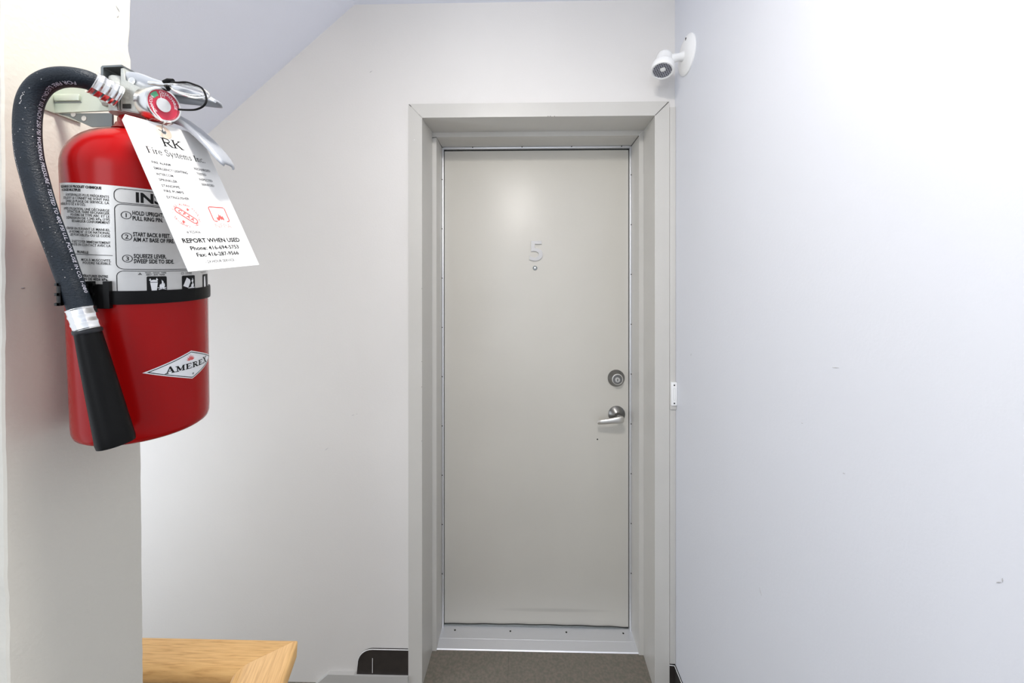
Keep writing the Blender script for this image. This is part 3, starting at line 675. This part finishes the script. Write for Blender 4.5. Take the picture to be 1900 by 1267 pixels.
# chalky scuffs on the hose
p = Print()
for s0, s1, v0 in ((.050, .062, -.0045), (.088, .100, -.0100), (.100, .118, -.0095), (.118, .132, -.0100)):
    n = 10
    for i in range(n):
        s = s0 + (s1 - s0) * i / n; vv_ = v0 + random.uniform(-.0006, .0006)
        p.ribbon([(s, vv_), (s + (s1 - s0) / n * random.uniform(.5, 1.0), vv_ + random.uniform(-.0003, .0003))], random.uniform(.0003, .0008))
for i in range(60):
    s = random.uniform(.03, HL[-1] - .03); v_ = random.uniform(-.012, .010); q = random.uniform(.00015, .0004)
    p.poly([(s - q, v_), (s, v_ - q), (s + q * 2, v_), (s, v_ + q)])
p.build('scuffs', 'mark', hs, lambda x, y: onhose(x, y, .00015, .1), .004)

def ferrule(name, a, b_, r0, parent, rows_, flats=8):
    a, b_ = Vector(a), Vector(b_); n = (b_ - a); L_ = n.length; n.normalize()
    bm = bmesh.new(); prof = [(r0 * .90, 0), (r0, .0008)]
    for i in range(rows_):
        z0_ = L_ * (i + .12) / rows_; z1_ = L_ * (i + .88) / rows_
        prof += [(r0, z0_ - .0003), (r0 * .955, z0_ + .0010), (r0 * .955, z1_ - .0010), (r0, z1_ + .0003)]
    prof += [(r0, L_ - .0018), (r0 * .93, L_ - .0006), (r0 * .80, L_)]
    prof = sorted(prof, key=lambda q: q[1])
    add_lathe(bm, prof, a, n, seg=flats * 3)
    x, y, nn = axes(n)
    for v in bm.verts:        # crimped flats: every third column stands proud
        d = v.co - a; h = d.dot(nn); rr_ = d - nn * h; ang = math.atan2(rr_.dot(y), rr_.dot(x)) % (2 * PI / flats)
        if ang < .05 or ang > 2 * PI / flats - .05: v.co = a + nn * h + rr_ * 1.03
    return link(name, bm, 'bright', parent, ang=20)
M['ferr'] = mat('crimped_aluminium', (0.85, 0.85, 0.85), 0.3, 0.8)
ferrule('ferrule', at(169, 152, .335), at(221, 180, .3515), .0108, ex, 4)
ferrule('ferrule', at(150, 572, .3235), at(165, 613, .3245), .0095, ex, 3)
# discharge horn
ha, hb_ = at(161, 608, .3245), at(216, 823, .334)
n = hb_ - ha; L_ = n.length
hn = link('discharge_horn', lathe([(.0070, -.001), (.0080, 0), (.0082, .003), (.0086, .004), (.0090, .012), (.0100, .03), (.0128, L_ - .012), (.0132, L_ - .004), (.0128, L_), (.0112, L_), (.0100, L_ - .02), (.001, L_ - .022)], ha, n, seg=40), 'horn', ex)
link('horn_collar', lathe([(.0088, 0), (.0095, .001), (.0095, .0035), (.0088, .0045)], ha + n.normalized() * .0005, n, seg=40), 'rubber', ex)
# hose clip on the strap
hcp = at(140, 546, .3222); tgv = (at(150, 572, .3235) - at(127, 512, .321)).normalized()
bm = bmesh.new(); x, y, nn = axes((0, 0, 1))
for dz_ in (-.0085, .0, .0085):
    add_lathe(bm, [(HR + .0006, -.0012), (HR + .0034, -.0012), (HR + .0034, .0012), (HR + .0006, .0012)], hcp + Vector((-.0022, .0015, dz_)), (0, 0, 1), seg=36, cap=False)
add_lathe(bm, [(HR + .0004, -.0095), (HR + .0022, -.0095), (HR + .0022, .0095), (HR + .0004, .0095), (HR + .0004, -.0095)], hcp + Vector((-.0022, .0015, 0)), (0, 0, 1), seg=36, cap=False)
# cut away the open mouth of the clip (towards the viewer)
kill = [f for f in bm.faces if (f.calc_center_median() - hcp).to_2d().normalized().dot(Vector((.78, -.62))) > .35]
bmesh.ops.delete(bm, geom=kill, context='FACES')
link('hose_clip', bm, 'blackp', sp, sm=False)
bm = bmesh.new()
for ph0, ph1, z0_, z1_, e0, e1 in ((-92, -70, .133, .155, .0005, .0052), (-70, -66, .133, .158, .0005, .0060), (-80, -76, .131, .158, .004, .0090)):
    s_ = []
    for i in range(7):
        a = ph0 + (ph1 - ph0) * i / 6
        s_.append([onc(a * D2S, z0_ * 1000, e0), onc(a * D2S, z0_ * 1000, e1), onc(a * D2S, z1_ * 1000, e1), onc(a * D2S, z1_ * 1000, e0)])
    add_loft(bm, s_)
link('strap_buckle', bm, 'blackp', sp, sm=False)

# valve head
bm = bmesh.new()
prof2 = [(-.3852, 1.6290), (-.3672, 1.6258), (-.3600, 1.6275), (-.3600, 1.6480), (-.3655, 1.6505), (-.3812, 1.6576), (-.3812, 1.6700), (-.3852, 1.6700)]
add_prism(bm, [(x_, .355, z_) for x_, z_ in prof2], (0, .030, 0))
bmesh.ops.bevel(bm, geom=bm.edges[:], offset=.0009, segments=2, affect='EDGES')
vb = link('valve_body', bm, 'castal', ex)
link('valve_column', lathe([(.0085, 0), (.0088, .001), (.0088, .0335), (.0080, .0345)], (-.3935, .3640, 1.6290), (0, 0, 1), seg=28), 'castal', ex)
link('body_slot', box(-.3815, -.3740, .3540, .3552, 1.6305, 1.6345), 'gap', ex, sm=False)
link('body_edge', box(-.3862, -.3850, .3535, .3560, 1.6285, 1.6500), 'bright', ex, sm=False)
# upper lever: folded channel, lifting along +X
def channel(name, st, m, t=.0012, side=True):
    """st: (x, y, z_top, z_bottom, half width) -> inverted U sheet"""
    L1 = [];
    for x_, y_, zt_, zb_, hw in st:
        r2 = min(.003, hw * .5)
        L1.append([(x_, y_ - hw, zb_), (x_, y_ - hw, zt_ - r2), (x_, y_ - hw + r2 * .3, zt_ - r2 * .3), (x_, y_ - hw + r2, zt_), (x_, y_ + hw - r2, zt_), (x_, y_ + hw - r2 * .3, zt_ - r2 * .3), (x_, y_ + hw, zt_ - r2), (x_, y_ + hw, zb_)])
    o_ = link(name, sheet(L1), m, ex); s_ = o_.modifiers.new('s', 'SOLIDIFY'); s_.thickness = t; s_.offset = 0
    return o_
def X_of(px, y): return at(px, 500, y).x
def Z_of(py, y): return HC + (530 - py) * y / 700
yl = .357
lev = [(X_of(px, yl), .368, Z_of(t1, yl), Z_of(b1, yl), hw) for px, t1, b1, hw in ((229, 122, 139, .011), (234, 122, 146, .011), (241, 122.5, 150, .011), (250, 124, 152, .011), (262, 128, 155, .0108), (276, 134, 160, .0105), (290, 139, 163, .0105), (305, 144, 166, .0105), (325, 150, 168, .0105), (345, 156, 171, .0100), (365, 162, 174.5, .0092), (380, 167, 177, .0080), (386, 171, 178, .0062), (389, 175, 178.5, .004))]
channel('squeeze_lever', lev, 'steel')['label'] = 'bright folded steel squeeze lever'
link('lever_rivet', lathe([(.0035, 0), (.0035, .0008), (.0015, .0014)], (X_of(245, .356), .3563, Z_of(142, .356)), (0, -1, 0), seg=18), 'bright', ex)
# lower carrying handle: dished plate sloping down
st2 = []
for px, py, wy, th in ((262, 172, .010, .012), (290, 188, .0105, .010), (322, 206, .0115, .006), (345, 223, .012, .005), (368, 244, .012, .0045), (388, 266, .0118, .004), (400, 281, .0110, .004), (408, 292, .009, .0035), (411, 299, .006, .002)):
    x_, z_ = X_of(px, .365), Z_of(py, .365)
    st2.append((x_, .374, z_ + .001, z_ - th, wy))
channel('carry_handle', st2, 'steel', t=.0014)['label'] = 'broad pale steel carrying handle'
# rear hanger bracket of the valve
bm = bmesh.new()
add_prism(bm, [(x_, .3540, z_) for x_, z_ in ((-.4030, 1.6600), (-.4030, 1.6700), (-.4015, 1.6715), (-.3825, 1.6722), (-.3825, 1.6705), (-.4000, 1.6698), (-.4005, 1.6690), (-.4005, 1.6600))], (0, .026, 0))
link('hanger_loop', bm, 'darksteel', ex, sm=False)

# pressure gauge
gd = Vector((.975, -.20, -.10)).normalized(); gc = at(302, 195, .3430); gr = .0147
g0 = gc - gd * .0150
gg = link('pressure_gauge', lathe([(.008, -.006), (.009, .0), (gr * .93, .0005), (gr, .002), (gr, .0125), (gr * 1.03, .0130), (gr * 1.03, .0160), (gr * .98, .0168), (gr * .90, .0168), (gr * .88, .0150), (.0005, .0150)], g0, gd, seg=56), 'bright', ex)
gx, gy, gn = axes(gd)
def ong(e): return lambda x_, y_: g0 + gn * (.0150 + e) + gx * (x_ / 1000) + gy * (y_ / 1000)
def disc(p_, cx_, cy_, r2, n_=32): p_.poly([(cx_ + r2 * math.cos(2 * PI * q / n_), cy_ + r2 * math.sin(2 * PI * q / n_)) for q in range(n_)])
p = Print(); disc(p, 0, 0, 12.8, 40); dial = p.build('dial', 'redlens', gg, ong(.0002)); dial['label'] = 'red dial of the gauge'
M['green'] = mat('green_dial_band', (0.10, 0.42, 0.22), 0.5); M['ivory'] = mat('ivory_dial_print', (0.85, 0.80, 0.80), 0.5)
p = Print(); p.ribbon(arc(0, 0, 9.8, 122, 158, 8), 4.0); p.build('dial_band', 'green', gg, ong(.0004))
p = Print()
for i, ch in enumerate('RECHARGE'):
    a = 225 - i * 0 - 8 + i * 9 - 50 + 0; a = 160 + i * 11
    p.text(ch, 11.0 * math.cos(math.radians(a)), 11.0 * math.sin(math.radians(a)), 2.3, align='c', rot=math.radians(a + 90), bold=.01)
for i, ch in enumerate('OVERCHARGE'):
    a = 105 - i * 11; p.text(ch, 9.6 * math.cos(math.radians(a)), 9.6 * math.sin(math.radians(a)), 2.3, align='c', rot=math.radians(a - 90), bold=.01)
p.text('195', -2.6, 7.2, 2.0); p.poly([(-.7, 0), (-3.6, 10.0), (.9, 0)])
p.build('dial_print', 'ivory', gg, ong(.0005))
link('dial_hub', lathe([(.0062, 0), (.0060, .0008), (.0010, .0012)], g0 + gn * .0155, gd, seg=32), 'bright', gg)
# pull pin, ring and tamper seals
yr = .346
def ring(cx_, cy_, rx, ry, rot, y_, dy=.010):
    out = []
    for q in range(40):
        a = 2 * PI * q / 40; u_, v_ = rx * math.cos(a), ry * math.sin(a)
        out.append(at(cx_ + u_ * math.cos(rot) - v_ * math.sin(rot), cy_ + u_ * math.sin(rot) + v_ * math.cos(rot), y_ + dy * v_ / ry * -1))
    return out
link('ring_pin', tube([at(277, 154, yr + .004), at(297, 156.5, yr + .001), at(318, 156, yr)], [.0017, .0017, .0014], seg=12), 'bright', ex)
rg = link('pull_ring', tube(ring(352, 168, 38.5, 11, math.radians(15), yr), .0009, seg=8, closed=True), 'bright', ex)
link('pull_ring', tube(ring(348, 167, 34, 7.5, math.radians(13), yr + .001), .0006, seg=8, closed=True), 'bright', ex)
link('tamper_seal', tube([at(303, 152, yr - .001), at(312, 150, yr - .001), at(322, 149.5, yr - .001)], [.0014, .0022, .0016], seg=10), 'blackp', ex)
link('tamper_seal', tube([at(306, 159, yr - .003), at(312, 163, yr - .003), at(318, 161, yr - .002)], [.0012, .0030, .0010], seg=10), 'blackp', ex)
cab = catmull([at(318, 152, .344), at(330, 153, .3425), at(345, 152.5, .342), at(358, 156, .342), at(374, 163, .3405), at(381, 175, .340), at(383, 187, .3385), at(377, 197, .337), at(364, 203, .336), at(348, 204, .3355), at(331, 203, .335)], 5)
link('seal_cord', tube(cab, .00085, seg=8), 'blackp', ex)

# ------------------------------------------------------------------ wall bracket
wb = thing('wall_bracket', 'pale green zinc hanging bracket between wall end and extinguisher valve', 'bracket', (-.473, .382, 1.62))
z0_, z1_, z2_ = 1.6355, 1.6560, 1.6640
yb = .372
bm = bmesh.new()
pts = [(-.4728, z0_ - .0005), (-.4115, z0_ + .0015), (-.4115, z1_ + .002), (-.432, z1_ + .004), (-.4728, z2_)]
add_prism(bm, [(x_, yb, z_) for x_, z_ in pts], (0, .0018, 0)); link('arm', bm, 'grnsteel', wb, sm=False)
o = link('arm_rib', box(-.4700, -.4440, yb - .0022, yb + .0004, 1.6462, 1.6535, bev=.0016), 'grnsteel', wb)
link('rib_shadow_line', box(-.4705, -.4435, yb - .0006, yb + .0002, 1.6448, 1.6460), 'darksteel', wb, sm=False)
link('wall_plate', box(-.4728, -.4710, .362, .395, 1.6345, 1.666, bev=.0005), 'grnsteel', wb)
link('brace', prism([(x_, .374, z_) for x_, z_ in ((-.4700, 1.6352), (-.4140, 1.6352), (-.4140, 1.6219), (-.4363, 1.6215), (-.4605, 1.6325))], (0, .0018, 0)), 'darksteel', wb, sm=False)
for x_, z_ in ((-.4540, 1.6342), (-.4430, 1.6300)):
    link('hole', lathe([(.0026, 0), (.0026, .0004)], (x_, .3741, z_), (0, -1, 0), seg=20), 'pillar', wb, sm=False)
link('bolt', lathe([(.0065, 0), (.0065, .002), (.004, .004), (.001, .0045)], at(200, 187, .3715), (0, -1, 0), seg=6), 'castal', wb, sm=False)

# ------------------------------------------------------------------ inspection tag
tc_ = Vector((-.3083, .3526, 1.5440)); TU = Vector((.1568, .9785, .1339)); TV = Vector((.3629, .0691, -.9293)); TN = -TU.cross(TV).normalized()
def ont(e): return lambda u_, v_: tc_ + TU * (u_ / 1000) + TV * (-v_ / 1000) + TN * e
tg_ = thing('inspection_tag', 'white card inspection tag with black lettering wired to the extinguisher gauge', 'tag', tc_ - TV * .066)
outl = [(-35.4, 66.4), (-31.0, 72.6), (21.8, 71.8), (34.6, 64.4), (37.2, -71.8), (-36.8, -72.0)]
bm = bmesh.new(); f0 = ont(0.0)
add_prism(bm, [f0(a, b_) for a, b_ in outl], -TN * .0005)
link('card', bm, 'card', tg_, sm=False)
p = Print(); n_ = 28
hx, hy_ = -3.6, 64.2
p.ribbon([(hx + 4.6 * math.cos(2 * PI * q / n_), hy_ + 4.6 * math.sin(2 * PI * q / n_)) for q in range(n_)], 4.2, True)
p.build('eyelet_patch', 'tan', tg_, ont(.0002))
p = Print(); disc(p, hx, hy_, 1.9, 20); p.build('eyelet_hole', 'darksteel', tg_, ont(.00035))
p = Print()
p.serif('RK', -9.6, 49.2, 8.4, 18.6); p.serif('Fire Systems Inc.', -26.2, 39.2, 6.2, 52.5)
p.text('REPORT WHEN USED', -30.5, -45.4, 4.0, width=57, bold=.025)
p.text('Phone: 416-694-5753', -26.5, -52.6, 3.6, width=48.5, bold=.018)
p.text('Fax: 416-287-9566', -23.5, -59.0, 3.6, width=42.5, bold=.018)
tag(p.build('lettering', 'ink', tg_, ont(.0002)), kind='stuff')
p = Print()
for s, x_, y_, w_ in (('FIRE ALARM', -26.6, 29.3, 15.5), ('EMERGENCY LIGHTING', -27.0, 23.7, 29), ('INTERCOM', -27.2, 18.2, 14), ('SPRINKLER', -27.2, 12.9, 15.5), ('STANDPIPE', -27.2, 7.4, 15.5), ('FIRE PUMPS', -27.2, 2.4, 17), ('EXTINGUISHER', -27.2, -3.4, 19.5)):
    p.text(s, x_, y_, 2.3, width=w_, bold=.012); p.ribbon([(x_ - 5.2, y_), (x_ - 1.4, y_)], .16)
for s, x_, y_, w_ in (('RECHARGED', 10.8, 29.8, 16.3), ('TESTED', 11.2, 24.6, 9.5), ('INSPECTED', 11.2, 18.8, 13.6), ('SERVICED', 11.3, 13.6, 13)):
    p.text(s, x_, y_, 2.3, width=w_, bold=.008); p.ribbon([(x_ - 4.6, y_), (x_ - 1.2, y_)], .14)
p.text('# 925406', -23.5, -36.4, 2.4, width=12.5); p.text('- 24 HOUR SERVICE -', -18.6, -65.6, 2.6, width=31.5)
tag(p.build('small_lettering', 'greyink', tg_, ont(.0002)), kind='stuff')
p = Print(); cx_, cy_ = -17.0, -19.2
ring_t = 'FIRE ALARM ASSOCIATION * CANADIAN * '
for i, ch in enumerate(ring_t):
    if ch == ' ': continue
    a = 150 - i * 360 / len(ring_t); p.text(ch, cx_ + 9.8 * math.cos(math.radians(a)), cy_ + 9.8 * math.sin(math.radians(a)), 2.0, align='c', rot=math.radians(a - 90))
q0 = math.radians(-42)
def rp(a, b_): return (cx_ + a * math.cos(q0) - b_ * math.sin(q0), cy_ + a * math.sin(q0) + b_ * math.cos(q0))
p.ribbon([rp(a, b_) for a, b_ in arc(7.2, 0, 2.6, -90, 90, 6) + arc(-7.2, 0, 2.6, 90, 270, 6)], .9, True)
for i, ch in enumerate('CFAA'):
    x_, y_ = rp(-5.6 + i * 3.7, -1.4); p.text(ch, x_, y_, 3.0, align='c', rot=q0, bold=.03)
for sx_, sy_, k_ in ((3.6, 6.0, 1.5), (-5.0, -6.2, 1.7)):
    p.poly([(cx_ + sx_ + k_ * a, cy_ + sy_ + k_ * b_) for a, b_ in ((0, -1), (.15, -.4), (.8, -.5), (.6, -.1), (1, .3), (.5, .3), (.4, .6), (.15, .4), (0, 1), (-.15, .4), (-.4, .6), (-.5, .3), (-1, .3), (-.6, -.1), (-.8, -.5), (-.15, -.4))])
# flame square
fx1, fy1 = 15.8, -16.4
p.ribbon([(fx1 - 4.5, fy1 - 7.4), (fx1 - 7.0, fy1 - 7.4), (fx1 - 8.2, fy1 - 6.2), (fx1 - 8.2, fy1 + 6.4), (fx1 - 7.0, fy1 + 7.6), (fx1 + 7.4, fy1 + 7.6), (fx1 + 8.6, fy1 + 6.4), (fx1 + 8.6, fy1 - 6.2), (fx1 + 7.4, fy1 - 7.4), (fx1 + 5.5, fy1 - 7.4)], 1.0)
p.poly([(fx1 + a, fy1 - 6.6 + b_) for a, b_ in ((-3.6, 0), (-4.2, 2.4), (-3.0, 4.4), (-2.6, 2.8), (-1.2, 5.2), (-.8, 7.6), (.2, 5.0), (1.0, 6.6), (1.6, 4.0), (2.8, 5.2), (3.6, 2.2), (3.0, 0), (1.4, 1.8), (.6, .2), (-.4, 2.4), (-1.6, .2))])
p.build('red_logo', 'redink', tg_, ont(.0002))
p = Print(); p.text('NFPA', 6.8, -30.8, 4.6, width=17)
p.build('pale_lettering', 'pinkink', tg_, ont(.0002))
p = Print(); p.poly([(-25.5, 62), (-21, 60), (-19.5, 50), (-22, 45), (-20.5, 38), (-24, 38.5), (-26, 47)])
M['stain'] = mat('faint_pink_stain', (0.86, 0.76, 0.73), 0.7); p.build('stain', 'stain', tg_, ont(.00012))
hol = f0(hx, hy_)
wr = catmull([hol + TN * .0006, hol + TN * .002 - TV * .006, at(305, 228, .334), at(297, 219, .331), at(287, 208, .331), at(284, 200, .333)], 6)
wr2 = catmull([hol - TN * .0006, at(291, 238, .340), at(280, 230, .345), at(273, 222, .349), at(271, 214, .352)], 6)
link('wire', tube(wr, .00045, seg=6), 'wire', tg_, sm=False)
link('wire', tube(wr2, .00045, seg=6), 'wire', tg_, sm=False)
link('wire', tube(catmull([at(305, 228, .334), at(313, 225, .334), at(318, 229, .335), at(310, 232, .335)], 5), .00045, seg=6), 'wire', tg_, sm=False)

# ------------------------------------------------------------------ assumed ceiling lamp above the viewer (out of the picture)
cl = thing('assumed_ceiling_lamp', 'assumed round white ceiling lamp with a single bulb above the landing, out of view', 'ceiling lamp', (-.09, .20, 2.484))
link('ceiling_rose', lathe([(.07, 0), (.07, .012), (.045, .03), (.03, .05), (.028, .060), (.001, .060)], (-.09, .20, 2.4835), (0, 0, -1), seg=40), 'white', cl)
